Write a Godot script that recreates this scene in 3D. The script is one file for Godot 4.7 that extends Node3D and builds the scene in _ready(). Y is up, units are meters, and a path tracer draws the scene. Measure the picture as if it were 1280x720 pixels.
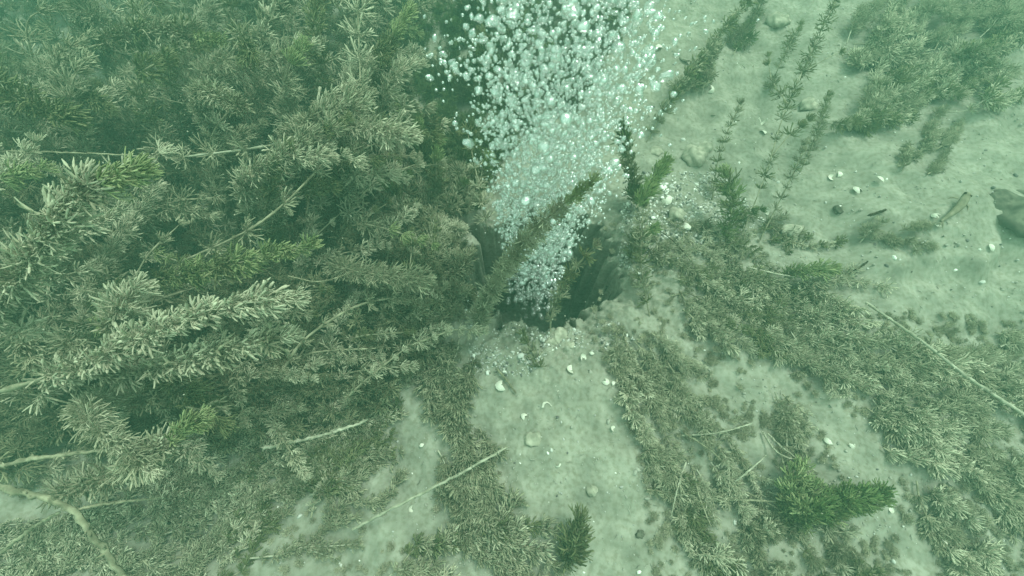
extends Node3D
# A gas vent in a silty lake bed: rising air bubbles, silt-coated waterweed, shell grit. y is up, metres.

const PITCH := 64.0
const FOV := 68.0
const EYE := Vector3(0.0, 0.78, 0.36)
var rng := RandomNumberGenerator.new()
var n_broad := FastNoiseLite.new()
var n_mid := FastNoiseLite.new()
var n_fine := FastNoiseLite.new()
var n_crumb := FastNoiseLite.new()
var taken := {}
var M := {}
var W := {}          # whorl meshes: kind -> [variants]
var hole := Vector3.ZERO

# ------------------------------------------------------------------ geometry collector
class Geo:
	var v := PackedVector3Array()
	var n := PackedVector3Array()
	var c := PackedColorArray()
	var i := PackedInt32Array()
	func tube(pts: PackedVector3Array, radii: PackedFloat32Array, sides: int, cols: PackedColorArray) -> void:
		var count := pts.size()
		var side := Vector3.ZERO
		var base := v.size()
		for k in count:
			var t: Vector3 = (pts[mini(k + 1, count - 1)] - pts[maxi(k - 1, 0)]).normalized()
			if t.length_squared() < 0.5: t = Vector3.UP
			if k == 0:
				side = t.cross(Vector3(0.31, 0.23, 0.92)).normalized()
				if side.length_squared() < 0.5: side = t.cross(Vector3.RIGHT).normalized()
			else:
				side = (side - t * side.dot(t)).normalized()
			var b := t.cross(side)
			for s in sides:
				var a := TAU * s / sides
				var d := side * cos(a) + b * sin(a)
				v.append(pts[k] + d * radii[k]); n.append(d); c.append(cols[k])
			if k > 0:
				var r0 := base + (k - 1) * sides
				var r1 := base + k * sides
				for s in sides:
					var s2 := (s + 1) % sides
					i.append_array([r0 + s, r1 + s, r0 + s2, r0 + s2, r1 + s, r1 + s2])
	func surface() -> Array:
		var a := []
		a.resize(Mesh.ARRAY_MAX)
		a[Mesh.ARRAY_VERTEX] = v; a[Mesh.ARRAY_NORMAL] = n; a[Mesh.ARRAY_COLOR] = c; a[Mesh.ARRAY_INDEX] = i
		return a
	func mesh(m: Material) -> ArrayMesh:
		var am := ArrayMesh.new()
		am.add_surface_from_arrays(Mesh.PRIMITIVE_TRIANGLES, surface())
		am.surface_set_material(0, m)
		return am
	func add(o: Geo, x: Transform3D) -> void:
		var base := v.size()
		var nb := x.basis.orthonormalized()
		for k in o.v.size():
			v.append(x * o.v[k]); n.append(nb * o.n[k]); c.append(o.c[k])
		for k in o.i: i.append(base + k)

# ------------------------------------------------------------------ naming
func numbered(called: String) -> String:
	if not taken.has(called):
		taken[called] = 0
		return called
	taken[called] += 1
	return "%s_%03d" % [called, taken[called]]

func tag(o: Node3D, label: String, category: String, group := "", kind := "") -> Node3D:
	o.set_meta("label", label)
	o.set_meta("category", category)
	if group: o.set_meta("group", group)
	if kind: o.set_meta("kind", kind)
	return o

func top(called: String, mesh: Mesh, at: Transform3D, label: String, category: String, group := "", kind := "") -> MeshInstance3D:
	var o := MeshInstance3D.new()
	o.mesh = mesh; o.transform = at
	o.name = numbered(called)
	add_child(o, true)
	tag(o, label, category, group, kind)
	return o

func part(called: String, mesh: Mesh, at: Transform3D, parent: Node3D) -> MeshInstance3D:
	var o := MeshInstance3D.new()
	o.mesh = mesh; o.transform = at; o.name = called
	parent.add_child(o, true)
	return o

# ------------------------------------------------------------------ where things stand
func ray(px: float, py: float) -> Vector3:
	var f := 360.0 / tan(deg_to_rad(FOV / 2))
	var p := deg_to_rad(PITCH)
	var fw := Vector3(0, -sin(p), -cos(p))
	var up := Vector3(0, cos(p), -sin(p))
	return Vector3.RIGHT * (px - 640) / f + up * (360 - py) / f + fw

func P(px: float, py: float, h := 0.0) -> Vector3:      # a photograph point at a height above the bed datum
	var d := ray(px, py)
	return EYE + d * ((h - EYE.y) / d.y)

func Z(px: float, py: float, z: float) -> Vector3:      # a photograph point on an upright plane across the view
	var d := ray(px, py)
	return EYE + d * ((z - EYE.z) / d.z)

func B(px: float, py: float, h := 0.0) -> Vector3:      # the same, at a height above the bed itself
	var q := P(px, py, h)
	for k in 3: q = P(px, py, bed(q.x, q.z) + h)
	return q

func bump(x: float, z: float, c: Vector3, rx: float, rz: float) -> float:
	var a := (x - c.x) / rx
	var b := (z - c.z) / rz
	return exp(-(a * a + b * b))

var marks := {}
func bed(x: float, z: float) -> float:
	var h := n_broad.get_noise_2d(x, z) * 0.05 + n_mid.get_noise_2d(x, z) * 0.019 + n_fine.get_noise_2d(x, z) * 0.003 * clampf(0.35 + n_mid.get_noise_2d(x + 9.0, z) * 2.2, 0.05, 1.2)
	h += 0.030 * bump(x, z, marks.rim_right, 0.13, 0.12) + 0.018 * bump(x, z, marks.rim_near, 0.16, 0.05)
	h += 0.05 * bump(x, z, marks.bank, 0.5, 0.5) - 0.09 * bump(x, z, marks.hollow, 0.13, 0.28)
	# a low scarp across the right-hand silt
	var s: float = (z - marks.scarp.z) + 0.25 * (x - marks.scarp.x) + n_mid.get_noise_2d(x * 1.3, 7.0) * 0.05
	h += 0.028 * smoothstep(0.025, -0.025, s) * smoothstep(marks.scarp.x - 0.12, marks.scarp.x + 0.05, x)
	# grit on the rim
	var crumb := n_crumb.get_noise_2d(x, z)
	var rim := bump(x, z, marks.rim_right, 0.16, 0.16) + bump(x, z, marks.rim_near, 0.2, 0.07)
	h += crumb * (0.0005 + 0.010 * clampf(rim, 0, 1))
	h += 0.016 * bump(x, z, marks.slab, 0.10, 0.03)
	# the vent
	var dx := (x - hole.x + 0.012) / 0.160
	var dz := (z - hole.z) / 0.142
	var a := atan2(dz, dx)
	var r := sqrt(dx * dx + dz * dz) + n_mid.get_noise_2d(cos(a) * 0.35 + 5, sin(a) * 0.35) * 0.28 + n_fine.get_noise_2d(x, z) * 0.16
	h -= 0.45 * smoothstep(1.06, 0.84, r) + 0.02 * smoothstep(1.45, 1.0, r)
	return h

# ------------------------------------------------------------------ materials
func ramp(stops: Array) -> Gradient:
	var g := Gradient.new()
	var o := PackedFloat32Array(); var c := PackedColorArray()
	for s in stops: o.append(s[0]); c.append(s[1])
	g.offsets = o; g.colors = c
	return g

func noise_tex(freq: float, oct: int, sd: int, r: Gradient, size := 512, kind := FastNoiseLite.TYPE_SIMPLEX_SMOOTH) -> NoiseTexture2D:
	var n := FastNoiseLite.new()
	n.noise_type = kind; n.frequency = freq; n.fractal_octaves = oct; n.seed = sd
	var t := NoiseTexture2D.new()
	t.width = size; t.height = size; t.seamless = true; t.noise = n
	if r: t.color_ramp = r
	return t

func normal_tex(freq: float, oct: int, sd: int, strength: float, size := 512) -> NoiseTexture2D:
	var t := noise_tex(freq, oct, sd, null, size)
	t.as_normal_map = true; t.bump_strength = strength
	return t

func weed_material(a: Color, b: Color, c: Color, sd: int, thin := 0.25) -> StandardMaterial3D:
	var m := StandardMaterial3D.new()
	m.albedo_texture = noise_tex(0.02, 4, sd, ramp([[0.25, a], [0.5, b], [0.75, c]]), 256)
	m.uv1_triplanar = true; m.uv1_world_triplanar = true; m.uv1_scale = Vector3.ONE * 9.0
	m.vertex_color_use_as_albedo = true
	m.roughness = 0.95; m.metallic_specular = 0.2
	m.cull_mode = BaseMaterial3D.CULL_DISABLED
	m.backlight_enabled = true; m.backlight = Color(thin, thin, thin)
	return m

func plain_material(a: Color, rough := 0.9) -> StandardMaterial3D:
	var m := StandardMaterial3D.new()
	m.albedo_color = a; m.roughness = rough; m.metallic_specular = 0.3
	m.vertex_color_use_as_albedo = true
	return m

func make_materials() -> void:
	var silt := StandardMaterial3D.new()
	silt.albedo_texture = noise_tex(0.012, 5, 3, ramp([[0.2, Color(0.50, 0.50, 0.45)], [0.45, Color(0.55, 0.545, 0.49)], [0.6, Color(0.59, 0.585, 0.53)], [0.8, Color(0.63, 0.62, 0.565)]]), 1024)
	silt.uv1_triplanar = true; silt.uv1_world_triplanar = true; silt.uv1_scale = Vector3.ONE * 1.3
	silt.detail_enabled = true
	silt.detail_albedo = noise_tex(0.06, 6, 8, ramp([[0.22, Color(0.87, 0.86, 0.83)], [0.42, Color(0.95, 0.95, 0.94)], [0.6, Color(1, 1, 1)], [0.78, Color(1, 1, 1)]]), 1024)
	silt.detail_uv_layer = BaseMaterial3D.DETAIL_UV_1
	silt.detail_blend_mode = BaseMaterial3D.BLEND_MODE_MUL
	silt.normal_enabled = true
	silt.normal_texture = normal_tex(0.05, 5, 5, 6.0, 1024)
	silt.normal_scale = 0.35
	silt.roughness = 1.0; silt.metallic_specular = 0.1
	M.silt = silt
	# silt-coated weed, from dull to pale, then living green
	M.dull = weed_material(Color(0.40, 0.39, 0.31), Color(0.50, 0.49, 0.40), Color(0.58, 0.57, 0.47), 11)
	M.mid = weed_material(Color(0.50, 0.49, 0.40), Color(0.60, 0.59, 0.49), Color(0.69, 0.67, 0.57), 12)
	M.pale = weed_material(Color(0.60, 0.59, 0.50), Color(0.73, 0.71, 0.61), Color(0.82, 0.80, 0.70), 13)
	M.olive = weed_material(Color(0.34, 0.36, 0.25), Color(0.44, 0.45, 0.32), Color(0.54, 0.53, 0.41), 14)
	M.dark = weed_material(Color(0.28, 0.34, 0.21), Color(0.36, 0.41, 0.26), Color(0.46, 0.48, 0.34), 15)
	M.green = weed_material(Color(0.40, 0.46, 0.29), Color(0.47, 0.53, 0.34), Color(0.57, 0.59, 0.43), 16)
	M.fresh = weed_material(Color(0.48, 0.51, 0.35), Color(0.57, 0.60, 0.43), Color(0.67, 0.67, 0.52), 17)
	M.stem = weed_material(Color(0.42, 0.41, 0.33), Color(0.55, 0.53, 0.44), Color(0.66, 0.64, 0.54), 18)
	M.straw = weed_material(Color(0.54, 0.53, 0.45), Color(0.65, 0.64, 0.56), Color(0.75, 0.73, 0.65), 19)
	M.twig = weed_material(Color(0.16, 0.15, 0.10), Color(0.22, 0.20, 0.14), Color(0.30, 0.27, 0.2), 20)
	M.shell = plain_material(Color(0.92, 0.91, 0.86), 0.55)
	M.stone = weed_material(Color(0.50, 0.49, 0.43), Color(0.60, 0.59, 0.52), Color(0.70, 0.68, 0.61), 21)
	M.rock = weed_material(Color(0.27, 0.27, 0.23), Color(0.35, 0.35, 0.30), Color(0.44, 0.44, 0.38), 22)
	for k in ["stone", "rock", "twig"]: M[k].backlight_enabled = false
	var air := StandardMaterial3D.new()
	air.albedo_color = Color(0.94, 0.94, 0.93, 0.43)
	air.transparency = BaseMaterial3D.TRANSPARENCY_ALPHA
	air.metallic = 0.9; air.roughness = 0.26
	M.air = air

# ------------------------------------------------------------------ weed
func shade(v: float) -> Color:
	return Color(v, v, v)

# one whorl of leaves round a stem that runs along +y; the leaves are about 1 long
func whorl(sd: int, count: int, tilt: float, curl: float, width: float, fork: float, lump: float, barbs: int, uneven := 0.22) -> Geo:
	var r := RandomNumberGenerator.new()
	r.seed = sd
	var g := Geo.new()
	for k in count:
		var a := TAU * (k + r.randf_range(-0.3, 0.3)) / count
		var out := Vector3(cos(a), 0, sin(a))
		var len := r.randf_range(1 - uneven, 1 + uneven * 0.5)
		var e := tilt + r.randf_range(-0.45, 0.4)
		var bend := curl * r.randf_range(0.2, 1.5)
		var tw := r.randf_range(-0.35, 0.35)
		var leaf_tone := r.randf_range(0.72, 1.15)  # each leaf gets its own random tone
		var pts := PackedVector3Array(); var rad := PackedFloat32Array(); var col := PackedColorArray()
		var p := out * 0.02
		var split := r.randf() < fork
		var steps := 5
		var stop := 3 if split else steps
		var dir := Vector3.ZERO
		for s in stop + 1:
			var q := float(s) / steps
			var ee := e + bend * q
			dir = (out.rotated(Vector3.UP, tw * q) * cos(ee) + Vector3.UP * sin(ee)).normalized()
			pts.append(p)
			rad.append(width * (0.55 + 0.65 * q) * r.randf_range(1 - lump, 1 + lump) * (0.8 if s == steps else (1.3 if s == steps - 1 else 1.0)))
			col.append(shade(leaf_tone * r.randf_range(0.85, 1.12)))
			p += dir * len / steps
		g.tube(pts, rad, 4, col)
		for bb in barbs:                               # short side teeth and flocs of silt
			var at := pts[1 + r.randi() % (stop - 1)]
			var sd2 := Vector3(r.randfn(), r.randfn(), r.randfn()).normalized()
			var bl := len * r.randf_range(0.1, 0.26)
			var bc := shade(leaf_tone * r.randf_range(0.8, 1.2))
			g.tube(PackedVector3Array([at, at + (sd2 + dir * 0.6) * bl * 0.6, at + (sd2 + dir) * bl]), PackedFloat32Array([width * 0.7, width * r.randf_range(0.5, 1.0), width * 0.2]), 3, PackedColorArray([bc, bc, bc]))
		if split:
			var across := dir.cross(Vector3.UP).normalized()
			if r.randf() < 0.5: across = across.cross(dir)
			for w in [-1.0, 1.0]:
				var d2: Vector3 = (dir + across * w * r.randf_range(0.3, 0.55)).normalized()
				var q2: Vector3 = pts[stop]
				var p2 := PackedVector3Array(); var r2 := PackedFloat32Array(); var c2 := PackedColorArray()
				for s in 4:
					p2.append(q2)
					r2.append(width * (1.0 - 0.08 * s) * r.randf_range(1 - lump, 1 + lump) * (0.8 if s == 3 else (1.35 if s == 2 else 1.0)))
					c2.append(shade(leaf_tone * r.randf_range(0.85, 1.15)))
					d2 = (d2 + Vector3.UP * curl * 0.12).normalized()
					q2 += d2 * len * 0.19
				g.tube(p2, r2, 4, c2)
	return g

func make_whorls() -> void:
	# kind: [count, tilt, curl, width, fork, lump]
	var kinds := {
		"bristle": [18, 0.35, 0.8, 0.030, 0.95, 0.55, 5],
		"plume": [20, 0.3, 1.1, 0.040, 0.95, 0.6, 6],
		"star": [11, 0.2, 0.6, 0.040, 0.95, 0.55, 6],
		"claw": [15, 0.3, 1.3, 0.055, 0.85, 0.65, 6],
		"crust": [12, 0.3, 1.0, 0.054, 0.9, 0.85, 6],
		"tip": [24, 0.7, 0.9, 0.042, 0.6, 0.35, 3],
	}
	for k in kinds:
		var a: Array = kinds[k]
		var set := []
		for q in 4: set.append(whorl(hash(k) % 9973 + q * 17, a[0], a[1], a[2], a[3], a[4], a[5], a[6]))
		W[k] = set

var mesh_cache := {}
func whorl_mesh(kind: String, variant: int, mat: String) -> ArrayMesh:
	var key := "%s/%d/%s" % [kind, variant, mat]
	if not mesh_cache.has(key):
		mesh_cache[key] = W[kind][variant].mesh(M[mat])
	return mesh_cache[key]

func smooth(pts: Array, n: int) -> PackedVector3Array:      # Catmull-Rom through the points, evenly spaced
	var raw := PackedVector3Array()
	var c := pts.size()
	for s in c - 1:
		var p0: Vector3 = pts[maxi(s - 1, 0)]
		var p1: Vector3 = pts[s]
		var p2: Vector3 = pts[s + 1]
		var p3: Vector3 = pts[mini(s + 2, c - 1)]
		for k in 10: raw.append(p1.cubic_interpolate(p2, p0, p3, k / 10.0))
	raw.append(pts[c - 1])
	var len := 0.0
	for k in raw.size() - 1: len += raw[k].distance_to(raw[k + 1])
	var out := PackedVector3Array([raw[0]])
	var want := len / (n - 1)
	var acc := 0.0
	for k in raw.size() - 1:
		var d := raw[k].distance_to(raw[k + 1])
		while acc + d >= want and out.size() < n - 1:
			var t := (want - acc) / d
			var q := raw[k].lerp(raw[k + 1], t)
			out.append(q)
			raw[k] = q
			d = raw[k].distance_to(raw[k + 1])
			acc = 0.0
		acc += d
	while out.size() < n: out.append(raw[raw.size() - 1])
	return out

func length_of(pts: PackedVector3Array) -> float:
	var l := 0.0
	for k in pts.size() - 1: l += pts[k].distance_to(pts[k + 1])
	return l

func stem_mesh(path: PackedVector3Array, r0: float, r1: float, mat: String, lump := 0.25, fuzz := 0) -> ArrayMesh:
	var g := Geo.new()
	var rad := PackedFloat32Array(); var col := PackedColorArray()
	for k in path.size():
		var q := float(k) / (path.size() - 1)
		rad.append(lerpf(r0, r1, q) * rng.randf_range(1 - lump, 1 + lump) * (1.0 if k < path.size() - 1 else 0.3))
		col.append(shade(rng.randf_range(0.75, 1.1)))
	g.tube(path, rad, 6, col)
	for k in fuzz:                                   # flocs and leaf scars
		var at := rng.randi() % (path.size() - 1)
		var q := path[at].lerp(path[at + 1], rng.randf())
		var d := Vector3(rng.randfn(), rng.randfn(), rng.randfn()).normalized() * rad[at]
		var cc := shade(rng.randf_range(0.7, 1.2))
		var long := rng.randf_range(0.6, 1.6)
		g.tube(PackedVector3Array([q, q + d * long, q + d * long * 1.6]), PackedFloat32Array([rad[at] * 0.5, rad[at] * rng.randf_range(0.3, 0.6), rad[at] * 0.15]), 4, PackedColorArray([cc, cc, cc]))
	return g.mesh(M[mat])

# a whole shoot: stem and its leaf whorls. o: kind, mat, tip (material of the tip), tips (whorls in the tip), size, gap, bare, r
func shoot(called: String, pts: Array, o: Dictionary, label: String, group := "", category := "waterweed") -> Node3D:
	var t := Node3D.new()
	t.name = numbered(called)
	add_child(t, true)
	tag(t, label, category, group)
	t.position = pts[0]
	grow(t, pts, pts[0], o)
	for more in o.get("branches", []): grow(t, more, pts[0], o)
	return t

func grow(t: Node3D, pts: Array, from: Vector3, o: Dictionary) -> void:
	var local := []
	for p in pts: local.append(p - from)
	var rough := smooth(local, 12)
	var len := length_of(rough)
	var size: float = o.get("size", 0.026)
	var gap: float = o.get("gap", size * 0.6)
	var bare: float = o.get("bare", 0.1)
	var n: int = maxi(3, int(len * (1 - bare) / gap))
	var path := smooth(local, maxi(10, int(len / 0.012)))
	var r: float = o.get("r", 0.0016)
	part("stem", stem_mesh(path, r, r * 0.6, o.get("stem", "stem"), 0.3), Transform3D.IDENTITY, t)
	var kind: String = o.get("kind", "bristle")
	var mat: String = o.get("mat", "mid")
	var tips: int = o.get("tips", 2)
	var along := smooth(local, n + 1)
	var first := int(round(bare * n))
	var spin := rng.randf() * TAU
	for k in range(first, n + 1):
		var q := float(k) / n
		var tan: Vector3 = (along[mini(k + 1, n)] - along[maxi(k - 1, 0)]).normalized()
		if rng.randf() < o.get("missing", 0.0): continue
		var at_tip: bool = k > n - tips
		var s := size * rng.randf_range(0.68, 1.18) * lerpf(o.get("s0", 0.9), o.get("s1", 1.0), q)
		if at_tip and o.get("close", true): s *= 0.78
		var mk: String = mat
		if at_tip: mk = o.get("tip", mat)
		elif o.has("mat2") and rng.randf() < 0.4: mk = o.mat2
		var kd: String = "tip" if at_tip and o.get("close", true) else kind
		spin += 1.1
		var y := (tan + Vector3(rng.randfn(), rng.randfn(), rng.randfn()) * 0.24).normalized()
		var x := y.cross(Vector3(0.3, 0.2, 0.9)).normalized()
		var b := Basis(x, y, x.cross(y)).rotated(y, spin).scaled(Vector3.ONE * s)
		part("leaf_whorl", whorl_mesh(kd, rng.randi() % 4, mk), Transform3D(b, along[k]), t)

# a bare stalk
func stalk(called: String, pts: Array, r0: float, r1: float, mat: String, label: String, category := "plant stalk", group := "") -> void:
	var local := []
	for p in pts: local.append(p - pts[0])
	var path := smooth(local, 40)
	for k in path.size(): path[k] += Vector3(rng.randfn(), rng.randfn(), rng.randfn()) * r0 * 0.2
	top(called, stem_mesh(path, r0, r1, mat, 0.22, int(length_of(path) / r0 * 0.8)), Transform3D(Basis.IDENTITY, pts[0]), label, category, group)

func inside(poly: PackedVector2Array) -> Vector2:
	var lo := poly[0]; var hi := poly[0]
	for p in poly: lo = lo.min(p); hi = hi.max(p)
	for k in 200:
		var q := Vector2(rng.randf_range(lo.x, hi.x), rng.randf_range(lo.y, hi.y))
		if Geometry2D.is_point_in_polygon(q, poly): return q
	return poly[0]

func poly(a: Array) -> PackedVector2Array:
	var out := PackedVector2Array()
	for k in range(0, a.size(), 2): out.append(Vector2(a[k], a[k + 1]))
	return out

# ------------------------------------------------------------------ small solids
func ball(sd: int, rough: float, squash: Vector3, rings := 8, around := 12) -> Geo:
	var n := FastNoiseLite.new()
	n.seed = sd; n.frequency = 0.9; n.fractal_octaves = 2
	var g := Geo.new()
	for a in rings + 1:
		var th := PI * a / rings
		for b in around + 1:
			var ph := TAU * (b % around) / around
			var d := Vector3(sin(th) * cos(ph), cos(th), sin(th) * sin(ph))
			var k := 1.0 + rough * n.get_noise_3dv(d)
			g.v.append(d * k * squash); g.n.append((d / squash).normalized()); g.c.append(Color.WHITE)
	for a in rings:
		for b in around:
			var p := a * (around + 1) + b
			var q := p + around + 1
			g.i.append_array([p, q, p + 1, p + 1, q, q + 1])
	if rough > 0.12: renormal(g)
	return g

func renormal(g: Geo) -> void:
	var acc := {}
	for k in range(0, g.i.size(), 3):
		var a := g.v[g.i[k]]; var b := g.v[g.i[k + 1]]; var c := g.v[g.i[k + 2]]
		var f := (c - a).cross(b - a)
		for p in [a, b, c]:
			var key: Vector3 = p.snapped(Vector3.ONE * 1e-4)
			acc[key] = acc.get(key, Vector3.ZERO) + f
	for k in g.v.size():
		var q: Vector3 = acc.get(g.v[k].snapped(Vector3.ONE * 1e-4), Vector3.UP)
		g.n[k] = q.normalized()

# half a bivalve shell, or a broken piece of one (part of the fan only)
func shell_geo(sd: int, keep: float, inner: float) -> Geo:
	var r := RandomNumberGenerator.new()
	r.seed = sd
	var g := Geo.new()
	var na := 14; var nr := 5
	for side in 2:
		var base := g.v.size()
		for a in na + 1:
			var an := (float(a) / na - 0.5) * TAU * keep
			var edge := 1.0 + r.randf_range(-0.06, 0.06)
			for b in nr + 1:
				var q := lerpf(inner, edge, float(b) / nr)
				var rib := 0.02 * sin(q * 26.0)
				var h := 0.42 * (1 - q * q) + rib - (0.06 if side else 0.0)
				g.v.append(Vector3(cos(an) * q * 1.15, h, sin(an) * q))
				g.n.append(Vector3(cos(an) * q, 0.7, sin(an) * q).normalized() * (1 if side == 0 else -1))
				var s := 0.75 + 0.25 * (1 - absf(sin(q * 9.0)))
				g.c.append(Color(s, s * 0.98, s * 0.93))
		for a in na:
			for b in nr:
				var p := base + a * (nr + 1) + b
				if side == 0: g.i.append_array([p, p + 1, p + nr + 1, p + 1, p + nr + 2, p + nr + 1])
				else: g.i.append_array([p, p + nr + 1, p + 1, p + 1, p + nr + 1, p + nr + 2])
	return g

func scatter(called: String, mesh: Mesh, places: Array, tints: Array, label: String, category: String) -> void:
	var mm := MultiMesh.new()
	mm.transform_format = MultiMesh.TRANSFORM_3D
	mm.use_colors = tints.size() > 0
	mm.mesh = mesh
	mm.instance_count = places.size()
	for k in places.size():
		mm.set_instance_transform(k, places[k])
		if tints.size(): mm.set_instance_color(k, tints[k])
	var o := MultiMeshInstance3D.new()
	o.multimesh = mm
	o.name = numbered(called)
	add_child(o, true)
	tag(o, label, category, "", "stuff")

func any_turn(s: float) -> Basis:
	return Basis.from_euler(Vector3(rng.randf() * TAU, rng.randf() * TAU, rng.randf() * TAU)).scaled(Vector3.ONE * s)

# ------------------------------------------------------------------ the place
func _ready() -> void:
	rng.seed = 20240611
	var cam := Camera3D.new()
	cam.name = "camera"
	cam.fov = FOV; cam.near = 0.02; cam.far = 60
	cam.position = EYE
	cam.rotation_degrees = Vector3(-PITCH, 0, 0)
	add_child(cam); cam.current = true

	var sky_mat := ProceduralSkyMaterial.new()          # light that comes down through green water
	sky_mat.sky_top_color = Color(0.785, 0.935, 0.87)
	sky_mat.sky_horizon_color = Color(0.33, 0.515, 0.45)
	sky_mat.sky_curve = 0.22
	sky_mat.ground_bottom_color = Color(0.12, 0.25, 0.19)
	sky_mat.ground_horizon_color = Color(0.30, 0.52, 0.42)
	sky_mat.sun_angle_max = 0.0
	var sky := Sky.new(); sky.sky_material = sky_mat
	var env := Environment.new()
	env.background_mode = Environment.BG_SKY
	env.sky = sky
	env.background_energy_multiplier = 1.0
	env.tonemap_mode = Environment.TONE_MAPPER_LINEAR
	env.tonemap_exposure = 2.06
	env.fog_enabled = true
	env.fog_density = 0.155
	env.volumetric_fog_enabled = true; env.volumetric_fog_density = 0.0
	env.fog_light_color = Color(0.62, 0.92, 0.78)
	env.sdfgi_enabled = true; env.ssao_enabled = true; env.ssil_enabled = true
	var we := WorldEnvironment.new(); we.name = "world"; we.environment = env
	add_child(we)
	var sun := DirectionalLight3D.new()
	sun.name = "sun"
	sun.light_color = Color(0.92, 1.0, 0.935)
	sun.light_energy = 0.65
	sun.light_angular_distance = 22.0
	sun.shadow_enabled = true
	sun.look_at_from_position(Vector3.ZERO, Vector3(-0.35, -1.0, 0.30))
	add_child(sun)

	for a in [[n_broad, 1.1, 2, 1], [n_mid, 7.0, 3, 2], [n_fine, 34.0, 3, 3], [n_crumb, 75.0, 2, 4]]:
		a[0].frequency = a[1]; a[0].fractal_octaves = a[2]; a[0].seed = a[3]
		a[0].noise_type = FastNoiseLite.TYPE_SIMPLEX_SMOOTH
	hole = P(684, 324)
	marks = {"rim_right": P(830, 300), "rim_near": P(680, 425), "bank": P(60, 260), "hollow": P(545, 110), "scarp": P(1120, 360), "slab": P(905, 435)}
	make_materials()
	make_whorls()
	make_bed()
	make_thicket()
	make_left_heroes()
	make_vent_weeds()
	make_right_weeds()
	make_litter()
	make_bubbles()

func make_bed() -> void:
	var n := 480
	var xs := PackedFloat32Array(); var zs := PackedFloat32Array()
	for k in n + 1:
		var u := 2.0 * k / n - 1.0
		xs.append(0.05 + 5.0 * (0.19 * u + 0.81 * pow(absf(u), 4.0) * signf(u)))
		zs.append(-0.12 + 5.0 * (0.14 * u + 0.86 * pow(absf(u), 4.0) * signf(u)))
	var v := PackedVector3Array(); var no := PackedVector3Array(); var ix := PackedInt32Array()
	v.resize((n + 1) * (n + 1)); no.resize((n + 1) * (n + 1)); ix.resize(n * n * 6)
	for a in n + 1:
		for b in n + 1:
			v[a * (n + 1) + b] = Vector3(xs[b], bed(xs[b], zs[a]), zs[a])
	for a in n + 1:
		for b in n + 1:
			var l := v[a * (n + 1) + maxi(b - 1, 0)]; var r := v[a * (n + 1) + mini(b + 1, n)]
			var t := v[maxi(a - 1, 0) * (n + 1) + b]; var d := v[mini(a + 1, n) * (n + 1) + b]
			no[a * (n + 1) + b] = (d - t).cross(r - l).normalized()
	var w := 0
	for a in n:
		for b in n:
			var p := a * (n + 1) + b
			for q in [p, p + 1, p + n + 1, p + 1, p + n + 2, p + n + 1]:
				ix[w] = q; w += 1
	var arr := []; arr.resize(Mesh.ARRAY_MAX)
	arr[Mesh.ARRAY_VERTEX] = v; arr[Mesh.ARRAY_NORMAL] = no; arr[Mesh.ARRAY_INDEX] = ix
	var am := ArrayMesh.new()
	am.add_surface_from_arrays(Mesh.PRIMITIVE_TRIANGLES, arr)
	am.surface_set_material(0, M.silt)
	top("lake_bed", am, Transform3D.IDENTITY, "pale grey-green silt bed of the lake with a dark vent hole", "lake bed", "", "structure")

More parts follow.
